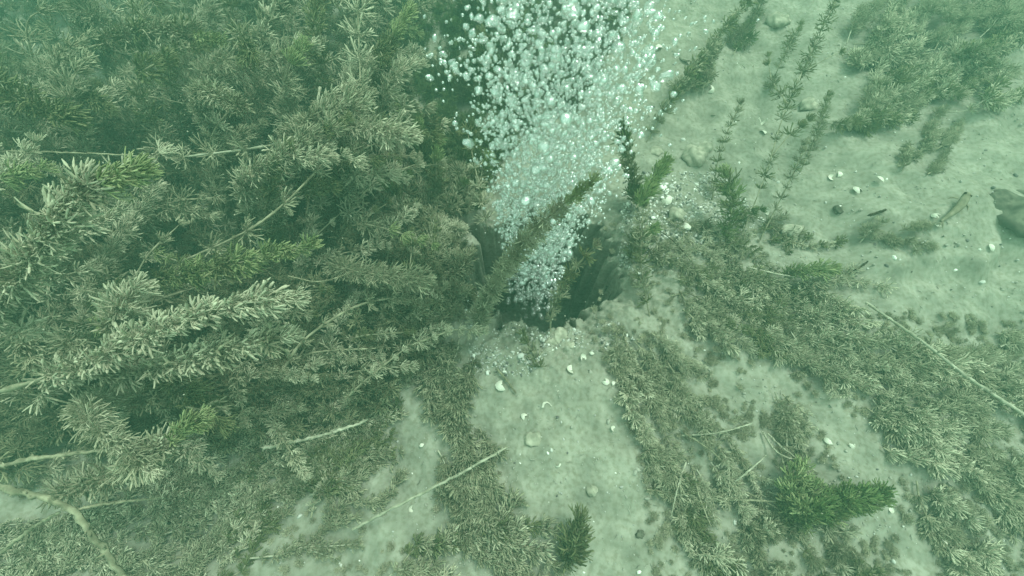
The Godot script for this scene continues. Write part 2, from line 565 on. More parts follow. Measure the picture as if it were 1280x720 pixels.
func make_thicket() -> void:
	var area := poly([-220, -260, 500, -200, 520, 60, 500, 150, 490, 230, 530, 270, 560, 300, 560, 390, 500, 470, 430, 530, 260, 545, 100, 560, -220, 600])
	# undergrowth: the low tangle under the shoots
	var clump := Geo.new()
	for k in 7:
		var kind: String = ["bristle", "star", "crust"][k % 3]
		clump.add(W[kind][k % 4], Transform3D(any_turn(rng.randf_range(0.5, 0.8)), Vector3(rng.randf_range(-1, 1), rng.randf_range(-0.6, 0.6), rng.randf_range(-1, 1)) * 0.9))
	var places := []; var tints := []
	for k in 2300:
		var q := inside(area)
		var p := B(q.x, q.y, rng.randf_range(0.0, 0.05))
		places.append(Transform3D(any_turn(rng.randf_range(0.022, 0.036)), p))
		var s := rng.randf_range(0.6, 1.1)
		tints.append(Color(s, s, s * 0.95))
	scatter("weed_undergrowth", clump.mesh(M.dull), places, tints, "low tangle of silty waterweed under the left-hand thicket", "undergrowth")
	# the shoots
	var zones := [
		[poly([-160, -80, 250, -60, 250, 130, -160, 150]), 48, "silt-coated waterweed shoot in the top left corner of the thicket"],
		[poly([250, -60, 500, -60, 490, 160, 250, 150]), 52, "silt-coated waterweed shoot in the thicket left of the bubbles, near the top edge"],
		[poly([-180, 150, 220, 140, 200, 330, -180, 350]), 42, "silt-coated waterweed shoot at the far left edge of the thicket, half way up"],
		[poly([220, 150, 480, 160, 460, 330, 220, 330]), 56, "silt-coated waterweed shoot in the middle of the left thicket"],
		[poly([-180, 350, 200, 340, 200, 500, -180, 500]), 38, "silt-coated waterweed shoot in the lower left corner of the thicket"],
		[poly([200, 340, 520, 330, 500, 480, 400, 540, 200, 540]), 58, "silt-coated waterweed shoot at the thicket's lower front, towards the sand path"],
	]
	for zi in zones.size():
		var z = zones[zi]
		for k in z[1]:
			var q := inside(z[0])
			var low: bool = zi == 5
			var len := rng.randf_range(0.14, 0.30) * (0.6 if low else 1.0)
			var root := B(q.x, q.y, 0.0)
			var h := rng.randf_range(0.10, 0.30) * (0.4 if low else 1.0)
			var a := rng.randfn(-0.25, 0.7)
			var d := Vector3(cos(a), 0, sin(a))
			var tip := root + d * len
			tip.y = bed(tip.x, tip.z) + h
			var midp := root.lerp(tip, 0.45) + Vector3(0, h * 0.35, 0) + Vector3(rng.randfn(), 0, rng.randfn()) * 0.02
			var kind: String = ["bristle", "star", "plume", "star", "crust"][rng.randi() % 5] if not low else ["crust", "star", "crust", "claw"][rng.randi() % 4]
			var size := rng.randf_range(0.018, 0.030) * (0.65 if low else 1.0)
			var mats := ["pale", "mid", "pale", "mid", "olive"]
			var mat: String = mats[rng.randi() % 5]
			var o := {"kind": kind, "mat": mat, "mat2": mats[rng.randi() % 4], "size": size, "gap": size * (rng.randf_range(0.8, 1.5) if kind == "star" else rng.randf_range(0.35, 0.8)), "bare": rng.randf_range(0.05, 0.3), "tips": 2, "r": rng.randf_range(0.0014, 0.0024), "missing": 0.12 if low else 0.03}
			if not low and rng.randf() < 0.14: o.tip = "fresh"; o.tips = 4
			shoot("waterweed_shoot", [root, midp, tip], o, z[2], "silty waterweed shoots of the left thicket")

func make_left_heroes() -> void:
	var g := "large plumes standing out of the left thicket"
	shoot("waterweed_plume", [P(-40, 420, .22), P(40, 320, .34), P(95, 245, .40), P(170, 212, .41)], {"kind": "plume", "mat": "pale", "mat2": "mid", "tip": "fresh", "tips": 5, "size": .028, "gap": .009, "r": .003}, "big pale feathery plume at the far left, its greenish tip bent right", g)
	shoot("waterweed_plume", [P(-20, 495, .20), P(100, 458, .26), P(200, 410, .30), P(300, 380, .32), P(368, 372, .32)], {"kind": "claw", "mat": "pale", "tip": "pale", "tips": 3, "size": .024, "gap": .0085, "r": .0035, "bare": .25}, "thick pale plume reaching right across the lower thicket, brightest of the weeds", g)
	shoot("waterweed_plume", [P(120, 470, .20), P(220, 455, .24), P(300, 432, .26), P(362, 420, .26)], {"kind": "crust", "mat": "pale", "mat2": "mid", "size": .024, "gap": .010, "r": .003}, "lumpy pale plume lying just below the brightest plume", g)
	shoot("waterweed_plume", [P(140, 420, .22), P(150, 385, .28), P(170, 362, .30)], {"kind": "plume", "mat": "pale", "size": .03, "gap": .013}, "short rounded pale tuft above the start of the brightest plume", g)
	shoot("waterweed_plume", [P(60, 620, .08), P(150, 590, .18), P(205, 555, .24), P(250, 522, .26)], {"kind": "plume", "mat": "mid", "mat2": "pale", "tip": "fresh", "tips": 5, "size": .025, "gap": .010, "r": .003}, "pale plume with yellow-green tip at the thicket's lower left edge", g)
	shoot("waterweed_plume", [P(180, 352, .18), P(270, 335, .22), P(385, 308, .25)], {"kind": "plume", "mat": "olive", "mat2": "fresh", "tip": "fresh", "tips": 6, "size": .028, "gap": .014}, "greenish feathery plume lying level above the brightest pale plume", g)
	shoot("waterweed_plume", [P(110, 60, .22), P(190, 38, .26), P(272, 52, .28)], {"kind": "plume", "mat": "mid", "mat2": "olive", "tip": "fresh", "tips": 6, "size": .028, "gap": .010}, "drooping plume with green tip near the top left corner", g)
	shoot("waterweed_plume", [P(255, 105, .22), P(320, 80, .25), P(388, 58, .26)], {"kind": "bristle", "mat": "pale", "mat2": "mid", "size": .027, "gap": .0095}, "pale bottlebrush plume slanting up right under the top edge", g)
	shoot("waterweed_plume", [P(-30, 105, .24), P(30, 125, .28), P(82, 148, .29)], {"kind": "plume", "mat": "olive", "tip": "olive", "tips": 6, "size": .036, "gap": .015}, "green-tipped plume against the left edge, above the big pale plume", g)
	shoot("waterweed_plume", [P(370, 200, .18), P(430, 160, .25), P(515, 172, .27)], {"kind": "bristle", "mat": "pale", "tip": "pale", "tips": 4, "size": .027, "gap": .0095}, "pale bottlebrush plume pointing right at the dark gap beside the bubbles", g)
	shoot("waterweed_plume", [P(350, 180, .16), P(395, 150, .25), P(455, 130, .28)], {"kind": "plume", "mat": "pale", "mat2": "mid", "size": .027, "gap": .011}, "bushy pale plume just above the bottlebrush plume beside the dark gap", g)
	shoot("waterweed_plume", [P(470, 140, .12), P(485, 60, .22), P(512, 12, .26)], {"kind": "plume", "mat": "olive", "tip": "fresh", "tips": 5, "size": .028, "gap": .012}, "upright green-topped plume at the thicket's top right edge", g)
	shoot("upright_waterweed", [P(452, 300, .02), P(455, 190, .14), P(450, 90, .22), P(446, -15, .28)], {"kind": "star", "mat": "pale", "mat2": "mid", "size": .032, "gap": .042, "r": .002, "bare": .1, "tips": 0}, "tall thin upright shoot with spaced star whorls beside the dark gap")
	shoot("upright_waterweed", [P(225, 328, .16), P(320, 282, .22), P(388, 222, .24), P(425, 175, .24)], {"kind": "star", "mat": "mid", "size": .026, "gap": .06, "r": .0025, "tips": 0}, "long straight stem slanting up right across the thicket's middle, few leaves")
	shoot("upright_waterweed", [P(400, 110, .2), P(385, 165, .24), P(330, 183, .24), P(230, 196, .22)], {"kind": "star", "mat": "mid", "size": .024, "gap": .05, "r": .003, "tips": 0, "stem": "straw"}, "yellowish bent stem with sparse leaves in the thicket's upper middle")
	shoot("upright_waterweed", [P(350, 470, .06), P(380, 425, .1), P(440, 385, .1), P(490, 372, .1)], {"kind": "crust", "mat": "mid", "size": .018, "gap": .035, "r": .003, "tips": 0}, "crusted stem slanting up right at the thicket's front")
	stalk("weed_stalk", [P(-30, 188, .27), P(90, 191, .27), P(195, 196, .25)], .0016, .0011, "stem", "thin straight pale stalk lying level from the left edge")
	stalk("weed_stalk", [P(-30, 604, .17), P(40, 618, .18), P(84, 634, .18), P(122, 676, .15), P(165, 740, .11)], .0046, .0036, "stem", "thick pale bent stalk in the bottom left corner")
	stalk("weed_stalk", [P(-20, 586, .15), P(60, 571, .16), P(135, 563, .16), P(180, 560, .14)], .0032, .0024, "stem", "pale stalk above the bent stalk at the left edge")
	stalk("weed_stalk", [P(85, 640, .17), P(130, 630, .16), P(200, 622, .12)], .0022, .0012, "stem", "thin side stalk off the knee of the bent stalk")
	stalk("weed_stalk", [P(-10, 700, .05), P(40, 660, .07), P(75, 640, .09)], .003, .002, "stem", "faint stalk rising from the bottom left corner")
	stalk("weed_stalk", [P(360, 345, .14), P(400, 352, .14), P(440, 340, .14)], .0012, .0009, "stem", "hair-thin stalk above the thicket's front edge")
	stalk("weed_stalk", [P(440, 662, .015), P(500, 630, .035), P(560, 600, .05), P(636, 558, .03)], .0026, .0019, "straw", "long pale silty stalk crossing the channel left of the sand path")
	stalk("weed_stalk", [P(330, 560, .03), P(400, 545, .06), P(460, 525, .05)], .003, .002, "straw", "knobbly pale stalk on the thicket's front slope")

func lay(called: String, a: Vector2, b: Vector2, h: float, o: Dictionary, label: String, group: String) -> void:   # a shoot that lies on the bed
	var m := a.lerp(b, 0.5) + Vector2(rng.randfn(), rng.randfn()) * a.distance_to(b) * 0.09
	var sides := []
	for k in 2:
		var f := rng.randf_range(0.15, 0.6)
		var q := a.lerp(m, f * 2.0) if f < 0.5 else m.lerp(b, f * 2.0 - 1.0)
		var d := (b - a).rotated(rng.randf_range(0.35, 0.9) * (1 if k else -1)) * rng.randf_range(0.3, 0.55)
		sides.append([B(q.x, q.y, h * 0.7), B(q.x + d.x * .5, q.y + d.y * .5, h), B(q.x + d.x, q.y + d.y, h * 0.7)])
	o.branches = sides
	shoot(called, [B(a.x, a.y, 0.004), B(m.x, m.y, h), B(b.x, b.y, h * 0.9)], o, label, group)

func make_vent_weeds() -> void:
	var fz := hole.z
	shoot("fluffy_waterweed", [B(592, 408, .0), Z(622, 350, fz + .125), Z(672, 285, fz + .12), Z(740, 227, fz + .115)], {"kind": "bristle", "mat": "mid", "mat2": "pale", "tip": "fresh", "tips": 6, "size": .018, "gap": .0085, "bare": .05, "s0": 1.35, "s1": 0.85}, "fluffy brown shoot with green tip leaning across the vent")
	shoot("sprig", [B(688, 414, .0), Z(690, 390, fz + .14), Z(706, 352, fz + .13), Z(742, 308, fz + .12)], {"kind": "star", "mat": "mid", "mat2": "olive", "size": .018, "gap": .021, "tips": 1, "bare": 0.12}, "small starry sprig standing in front of the dark vent mouth", "", "waterweed")
	shoot("fluffy_waterweed", [B(812, 395, .0), P(802, 340, .04), P(802, 285, .08), P(806, 250, .10)], {"kind": "star", "mat": "mid", "mat2": "olive", "tip": "olive", "size": .024, "gap": .014}, "fluffy brownish shoot on the vent's right rim")
	shoot("fluffy_waterweed", [P(795, 260, .10), P(808, 240, .115), P(830, 205, .13)], {"kind": "tip", "mat": "green", "tip": "green", "size": .027, "gap": .0065}, "bright green shoot tip pointing up right beside the bubbles")
	shoot("fluffy_waterweed", [B(800, 268, .0), P(788, 215, .08), P(780, 158, .13)], {"kind": "plume", "mat": "dark", "mat2": "olive", "tip": "dark", "size": .024, "gap": .011}, "dark tuft standing right of the bubble column")
	shoot("fluffy_waterweed", [B(790, 330, .0), P(792, 305, .03), P(812, 288, .05)], {"kind": "bristle", "mat": "olive", "tip": "green", "size": .026, "gap": .01}, "small olive shoot at the vent's right lip with green end")
	shoot("fluffy_waterweed", [B(610, 290, .0), P(596, 220, .08), P(585, 168, .11)], {"kind": "star", "mat": "pale", "mat2": "olive", "size": .026, "gap": .034, "tips": 0}, "shoot crowned with a pale star whorl just left of the bubbles")
	shoot("fluffy_waterweed", [B(520, 230, .0), P(528, 185, .07), P(522, 145, .11)], {"kind": "plume", "mat": "dark", "tip": "green", "tips": 5, "size": .024, "gap": .011}, "deep green tuft in the dark gap left of the bubbles")
	shoot("fluffy_waterweed", [B(548, 260, .0), P(545, 215, .06), P(548, 178, .09)], {"kind": "bristle", "mat": "olive", "tip": "green", "tips": 4, "size": .026, "gap": .012}, "olive tuft below the deep green tuft in the dark gap")
	shoot("fluffy_waterweed", [B(640, 120, .0), P(640, 55, .1), P(650, 0, .16)], {"kind": "bristle", "mat": "dark", "mat2": "olive", "size": .03, "gap": .014}, "dark shoot behind the bubbles' top left edge")
	shoot("fluffy_waterweed", [B(600, 130, .0), P(606, 80, .06), P(600, 40, .1)], {"kind": "bristle", "mat": "olive", "mat2": "dark", "size": .028, "gap": .015}, "olive shoot in the dark gap under the stray bubbles")
	# dark green weed in the gap beside the column
	var gap_area := poly([500, -120, 800, -120, 775, 40, 720, 130, 640, 170, 600, 250, 500, 260, 485, 120])
	for k in 80:
		var q := inside(gap_area)
		var root := B(q.x, q.y, 0)
		var tip := root + Vector3(rng.randfn(0.02, 0.03), rng.randf_range(.04, .10), rng.randfn(0, 0.03))
		shoot("gap_waterweed", [root, root.lerp(tip, .5) + Vector3(rng.randfn() * .01, 0, 0), tip], {"kind": "bristle", "mat": ["dark", "dark", "olive"][rng.randi() % 3], "tip": ["dark", "green"][rng.randi() % 2], "size": rng.randf_range(.022, .03), "gap": .014}, "short dark green shoot in the shaded gap left of the bubbles", "dark shoots in the gap")
	var low := Geo.new()
	for k in 6: low.add(W["bristle"][k % 4], Transform3D(any_turn(rng.randf_range(0.5, 0.8)), Vector3(rng.randf_range(-1, 1), rng.randf_range(-0.4, 0.4), rng.randf_range(-1, 1)) * 0.8))
	var places := []
	for k in 800:
		var q := inside(gap_area)
		places.append(Transform3D(any_turn(rng.randf_range(0.02, 0.03)), B(q.x, q.y, rng.randf_range(0, .02))))
	scatter("dark_undergrowth", low.mesh(M.dark), places, [], "dark green low weed covering the bed in the gap left of the bubbles", "undergrowth")
	# silty weeds round the vent's left rim
	var rim_area := poly([480, 240, 606, 215, 590, 310, 585, 410, 540, 440, 480, 400])
	for k in 85:
		var q := inside(rim_area)
		lay("rim_waterweed", q, q + Vector2(rng.randf_range(-40, 25), rng.randf_range(-60, 10)), rng.randf_range(.012, .045), {"kind": ["bristle", "star", "crust"][rng.randi() % 3], "mat": ["mid", "olive", "pale", "dull"][rng.randi() % 4], "mat2": "mid", "size": rng.randf_range(.018, .028), "gap": rng.randf_range(.012, .02)}, "small silty shoot crowding the vent's left rim", "weeds on the vent's left rim")

# stretches of silt that carry no weed: the sand path, the channel left of it, gaps between the right-hand strips
func on_open_silt(q: Vector2) -> bool:
	for a in [[596, 440, 755, 425, 772, 520, 812, 640, 822, 740, 690, 740, 652, 640, 636, 560, 645, 500], [505, 510, 545, 505, 548, 600, 540, 660, 470, 670, 495, 600], [1000, 490, 1075, 510, 1105, 570, 1130, 640, 1190, 720, 1140, 720, 1085, 640, 1035, 560], [910, 435, 960, 440, 1000, 500, 960, 500]]:
		if Geometry2D.is_point_in_polygon(q + Vector2(rng.randfn(), rng.randfn()) * 7, poly(a)): return true
	return false

# weed that lies on the bed in a swath: each strand follows a stretch of the guide line
func strands(line: Array, width: float, count: int, kinds: Array, mats: Array, size: Vector2, label: String, rise := 0.018) -> void:
	var guide := []
	for k in range(0, line.size(), 2): guide.append(Vector3(line[k], line[k + 1], 0))
	var run := smooth(guide, 41)
	for k in int(count * 1.05):
		var off := rng.randfn() * width * 0.9
		var a := rng.randf_range(-0.05, 0.75)
		var n := 4
		var span := rng.randf_range(0.22, 0.42)
		var swing := rng.randfn() * 0.8
		var px := []
		for q in n + 1:
			var at := clampf(a + span * q / n, 0, 1) * 40
			var i0 := mini(int(at), 39)
			var p := run[i0].lerp(run[i0 + 1], at - i0)
			var t := (run[i0 + 1] - run[i0]).normalized()
			var w := off + (float(q) / n) * swing * width + rng.randfn() * width * 0.16
			px.append(Vector2(p.x - t.y * w, p.y + t.x * w))
		if px[0].distance_to(px[n]) < 25: continue
		if on_open_silt(px[1]) or on_open_silt(px[2]) or on_open_silt(px[3]): continue
		var h := rng.randf_range(0.25, 1.0) * rise
		var pts := []
		for q in n + 1: pts.append(B(px[q].x, px[q].y, 0.004 + h * sin(PI * (0.1 + 0.8 * q / n)) * rng.randf_range(0.5, 1.1)))
		var sides := []
		for b in 2:
			var q := 1 + rng.randi() % 2
			var d: Vector2 = (px[q + 1] - px[q]).rotated(rng.randf_range(0.3, 0.9) * (1 if b else -1)) * rng.randf_range(0.6, 1.3)
			var m: Vector2 = px[q] + d * 0.5
			sides.append([pts[q], B(m.x, m.y, h * 0.8 + .004), B(px[q].x + d.x, px[q].y + d.y, h * 0.5 + .004)])
		var s := rng.randf_range(size.x, size.y) * 0.88
		shoot("lying_waterweed", pts, {"kind": kinds[rng.randi() % kinds.size()], "mat": mats[rng.randi() % mats.size()], "mat2": mats[rng.randi() % mats.size()], "size": s, "gap": s * rng.randf_range(0.5, 0.8), "missing": 0.1, "r": 0.0014, "stem": "straw" if rng.randf() < 0.3 else "stem", "close": false, "branches": sides}, label, "silty weed lying on the bed")

func make_right_weeds() -> void:
	var mixed := ["mid", "pale", "pale", "mid"]
	strands([765, 412, 790, 500, 830, 600, 865, 710], 22, 14, ["bristle", "crust", "claw"], mixed, Vector2(.012, .018), "silty weed strand in the strip along the right side of the sand path")
	strands([800, 405, 850, 480, 905, 560, 935, 650], 20, 13, ["crust", "bristle"], mixed, Vector2(.011, .017), "silty weed strand in the second strip right of the sand path")
	strands([845, 400, 920, 450, 985, 520, 1005, 610], 18, 12, ["crust", "bristle", "claw"], mixed, Vector2(.011, .017), "silty weed strand in the third strip right of the sand path")
	strands([805, 300, 900, 330, 1000, 380, 1090, 430], 34, 24, ["bristle", "star", "crust"], ["mid", "dull", "olive", "pale"], Vector2(.013, .02), "silty weed strand in the thick mat right of the vent")
	strands([980, 390, 1080, 420, 1180, 465, 1300, 500], 26, 18, ["star", "bristle", "crust"], mixed, Vector2(.015, .022), "silty weed strand in the mat under the long right-hand stalk")
	strands([850, 360, 960, 410, 1060, 460, 1180, 520], 16, 11, ["bristle", "crust"], mixed, Vector2(.012, .018), "silty weed strand along the lower edge of the right-hand mat")
	strands([1090, 500, 1170, 555, 1240, 610, 1310, 680], 30, 18, ["bristle", "claw", "crust"], mixed, Vector2(.014, .021), "silty weed strand swept over the bed towards the lower right edge")
	strands([1090, 570, 1160, 640, 1230, 740], 26, 12, ["bristle", "claw"], mixed, Vector2(.014, .02), "silty weed strand in the bottom right corner")
	strands([940, 640, 1000, 690, 1070, 750], 34, 13, ["claw", "crust", "bristle"], ["mid", "pale", "dull", "olive"], Vector2(.012, .018), "silty weed strand at the bottom edge under the green bush")
	strands([820, 600, 880, 680, 930, 750], 28, 11, ["claw", "crust"], ["mid", "pale", "olive"], Vector2(.012, .018), "silty weed strand at the bottom edge right of the sand path")
	strands([575, 425, 560, 500, 585, 590, 625, 700], 24, 22, ["claw", "claw", "star"], ["mid", "dull", "mid"], Vector2(.016, .023), "claw-leaved silty weed strand along the left side of the sand path")
	strands([470, 700, 590, 665, 700, 700, 800, 735], 26, 15, ["claw", "claw", "crust"], ["mid", "pale", "olive"], Vector2(.015, .022), "claw-leaved weed strand at the bottom edge below the channel and path")
	strands([130, 640, 280, 590, 420, 550, 530, 480], 40, 30, ["crust", "crust", "claw"], mixed, Vector2(.011, .018), "crusted weed strand on the slope below the left thicket")
	strands([200, 740, 320, 650, 430, 590, 520, 540], 46, 30, ["crust", "claw"], ["mid", "olive", "pale"], Vector2(.011, .018), "crusted weed strand at the bottom, between bent stalk and channel")
	strands([-60, 720, 60, 670, 260, 590], 50, 28, ["crust", "claw"], mixed, Vector2(.012, .018), "dim weed strand behind the bent stalk at bottom left")
	strands([1040, 170, 1140, 110, 1270, 60], 28, 22, ["bristle", "crust"], ["mid", "pale", "olive"], Vector2(.018, .027), "hazy weed strand along the lower side of the top right bank", .05)
	strands([1060, 80, 1160, 30, 1290, -40], 36, 24, ["bristle", "crust"], ["mid", "pale"], Vector2(.016, .027), "hazy weed strand on top of the bank in the top right corner", .06)
	strands([820, 150, 880, 90, 960, 0], 14, 5, ["star", "claw"], ["dull", "dark", "mid"], Vector2(.018, .025), "weed strand in the row right of the bubbles' top", .03)
	strands([1130, 230, 1180, 190, 1230, 160], 14, 5, ["crust", "bristle"], ["dull", "mid"], Vector2(.012, .018), "weed strand on the silt below the top right bank")
	strands([1060, 310, 1110, 295, 1170, 300], 8, 4, ["bristle"], ["dull", "mid"], Vector2(.011, .015), "weed strand on the silt beside the low ledge")
	strands([1100, 445, 1200, 440, 1300, 425], 12, 7, ["bristle", "crust"], mixed, Vector2(.014, .02), "weed strand near the right edge, under the open silt")
	var sprig := Geo.new()
	for k in 3: sprig.add(W[["crust", "claw", "bristle"][k]][k], Transform3D(Basis.from_euler(Vector3(rng.randf_range(-.6, .6), k * 2.0, rng.randf_range(-.6, .6))), Vector3(rng.randf_range(-1, 1), 0, rng.randf_range(-1, 1)) * 0.8))
	var spots := []; var tints := []
	for k in 4000:
		var q := Vector2(rng.randf_range(740, 1310), rng.randf_range(280, 740)) if k % 9 else Vector2(rng.randf_range(0, 640), rng.randf_range(540, 740))
		if on_open_silt(q): continue
		if q.x > 960 and q.y < 390: continue
		var p := B(q.x, q.y, 0.001)
		if p.y < -0.06 or n_mid.get_noise_2d(p.x * 1.2 + 21.0, p.z * 1.2) < rng.randf_range(-0.45, 0.3): continue
		spots.append(Transform3D(Basis(Vector3.UP, rng.randf() * TAU).scaled(Vector3.ONE * rng.randf_range(.003, .0075)), p))
		var t := rng.randf_range(0.85, 1.15)
		tints.append(Color(t, t, t))
	scatter("low_growth", sprig.mesh(M.pale), spots, tints, "low silt-covered growth spread thinly over the bed", "ground cover")
	# those that stand out
	var stems := []
	for k in 15:
		var c := Vector2(1048 + rng.randfn() * 24, 632 + rng.randfn() * 9)
		var h := rng.randf_range(.03, .06)
		stems.append([B(c.x - 16, c.y + 8, .004), P(c.x - 4, c.y, h * .6), P(c.x + 14, c.y - 8, h)])
	shoot("green_bush", [B(1035, 640, .004), P(1055, 628, .04), P(1085, 618, .06)], {"kind": "claw", "mat": "green", "mat2": "fresh", "tip": "green", "tips": 2, "close": false, "size": .017, "gap": .0065, "bare": .15, "branches": stems}, "dense bright green bush of weed at the lower right")
	shoot("green_bush", [B(990, 655, .005), P(995, 620, .04), P(1003, 580, .05)], {"kind": "claw", "mat": "olive", "mat2": "fresh", "tip": "fresh", "tips": 4, "close": false, "size": .018, "gap": .007, "branches": [[B(1000, 655, .004), P(1004, 630, .03), P(1020, 605, .045)], [B(985, 650, .004), P(985, 625, .03), P(990, 598, .045)], [B(1005, 660, .004), P(1005, 645, .03), P(1002, 630, .05)]]}, "paler yellow-green tuft joined to the dense green bush's left side")
	shoot("weed_tuft", [B(705, 705, .0), P(718, 680, .03), P(724, 650, .05)], {"kind": "plume", "mat": "olive", "tip": "olive", "size": .026, "gap": .009}, "olive tuft standing at the foot of the sand path")
	shoot("weed_tuft", [B(905, 300, .0), P(915, 260, .05), P(908, 215, .09)], {"kind": "bristle", "mat": "olive", "mat2": "green", "tip": "fresh", "size": .026, "gap": .011}, "light green tuft standing on the shelly ground right of the vent")
	shoot("weed_tuft", [B(980, 342, .01), P(1005, 338, .03), P(1038, 336, .04)], {"kind": "plume", "mat": "fresh", "tip": "fresh", "size": .024, "gap": .0085}, "small yellow-green tuft at the left end of the low ledge")
	shoot("weed_tuft", [B(672, 458, .0), P(665, 440, .02), P(655, 420, .03)], {"kind": "claw", "mat": "olive", "mat2": "mid", "size": .026, "gap": .012}, "brownish tuft on the near rim of the vent")
	shoot("ladder_waterweed", [B(808, 178, .0), P(842, 118, .05), P(885, 62, .07), P(955, -25, .09)], {"kind": "claw", "mat": "mid", "mat2": "olive", "size": .024, "gap": .026, "tips": 0, "bare": .05}, "ladder-like shoot with spaced leaf whorls right of the bubbles' top", "", "waterweed")
	shoot("thin_waterweed", [B(925, 300, .0), P(958, 215, .06), P(985, 130, .10), P(1045, 0, .14)], {"kind": "star", "mat": "olive", "mat2": "dull", "size": .02, "gap": .026, "missing": .15, "r": .0012, "branches": [[P(965, 195, .06), P(990, 165, .08), P(1010, 150, .08)], [P(985, 130, .10), P(965, 100, .11), P(960, 70, .11)], [P(1005, 90, .11), P(1030, 75, .12), P(1050, 65, .12)]]}, "thin dark shoot slanting up to the top edge right of the bubbles")
	shoot("thin_waterweed", [B(950, 300, .0), P(985, 230, .05), P(1008, 180, .07)], {"kind": "star", "mat": "dull", "mat2": "olive", "size": .017, "gap": .02}, "short dark shoot beside the foot of the long thin one")
	shoot("thin_waterweed", [B(930, 290, .0), P(925, 265, .03), P(950, 262, .05)], {"kind": "bristle", "mat": "dark", "size": .02, "gap": .014}, "dark drooping sprig over white shells right of the vent")
	shoot("thin_waterweed", [B(890, 250, .0), P(900, 190, .05), P(925, 130, .08)], {"kind": "star", "mat": "dull", "mat2": "olive", "size": .017, "gap": .019}, "thin dull shoot between the bubbles and the long thin shoot")
	shoot("thin_waterweed", [B(1000, 215, .0), P(1020, 170, .04), P(1035, 120, .06)], {"kind": "bristle", "mat": "olive", "mat2": "dull", "size": .017, "gap": .015}, "small olive shoot right of the long thin shoot, half way up it")
	shoot("thin_waterweed", [B(960, 120, .0), P(975, 80, .04), P(1000, 30, .06)], {"kind": "star", "mat": "olive", "mat2": "dull", "size": .019, "gap": .02}, "thin olive shoot beside the upper part of the long thin shoot")
	stalk("weed_stalk", [B(1082, 378, .012), B(1150, 425, .04), B(1215, 475, .055), B(1295, 528, .05)], .0024, .003, "straw", "long straight stalk slanting down to the right edge")
	stalk("weed_stalk", [B(935, 334, .02), B(985, 345, .03), B(1038, 350, .02)], .0018, .0012, "straw", "short pale stalk under the small yellow-green tuft")
	stalk("weed_stalk", [B(860, 322, .01), B(840, 300, .03), B(812, 280, .05)], .001, .0008, "twig", "hair-thin stalk over the shelly rim right of the vent")
	stalk("twig", [B(1058, 346, .006), B(1072, 336, .012), B(1086, 326, .01)], .0022, .0016, "twig", "short dark twig on the silt beside the yellow-green tuft", "twig")
	stalk("twig", [B(1086, 270, .006), B(1097, 266, .01), B(1108, 262, .008)], .003, .002, "twig", "small dark twig on open silt left of the slender fish", "twig")
	stalk("twig", [B(622, 462, .006), B(634, 476, .008), B(645, 492, .006)], .0022, .0014, "stem", "twig on the bed near the top left of the sand path", "twig")
	# tangle of fine bare stems
	var tangle := poly([850, 540, 980, 540, 1010, 620, 930, 640, 840, 610])
	for k in 12:
		var q := inside(tangle)
		var d := Vector2(1, .6).rotated(rng.randfn() * .7) * rng.randf_range(40, 95)
		stalk("fine_stalk", [B(q.x, q.y, .006), B(q.x + d.x * .5 + rng.randfn() * 6, q.y + d.y * .5 + rng.randfn() * 6, .025), B(q.x + d.x, q.y + d.y, .012)], .0016, .0010, "straw" if k % 2 else "stem", "fine bare stem in the tangle left of the dense green bush", "plant stalk", "tangled fine stems")

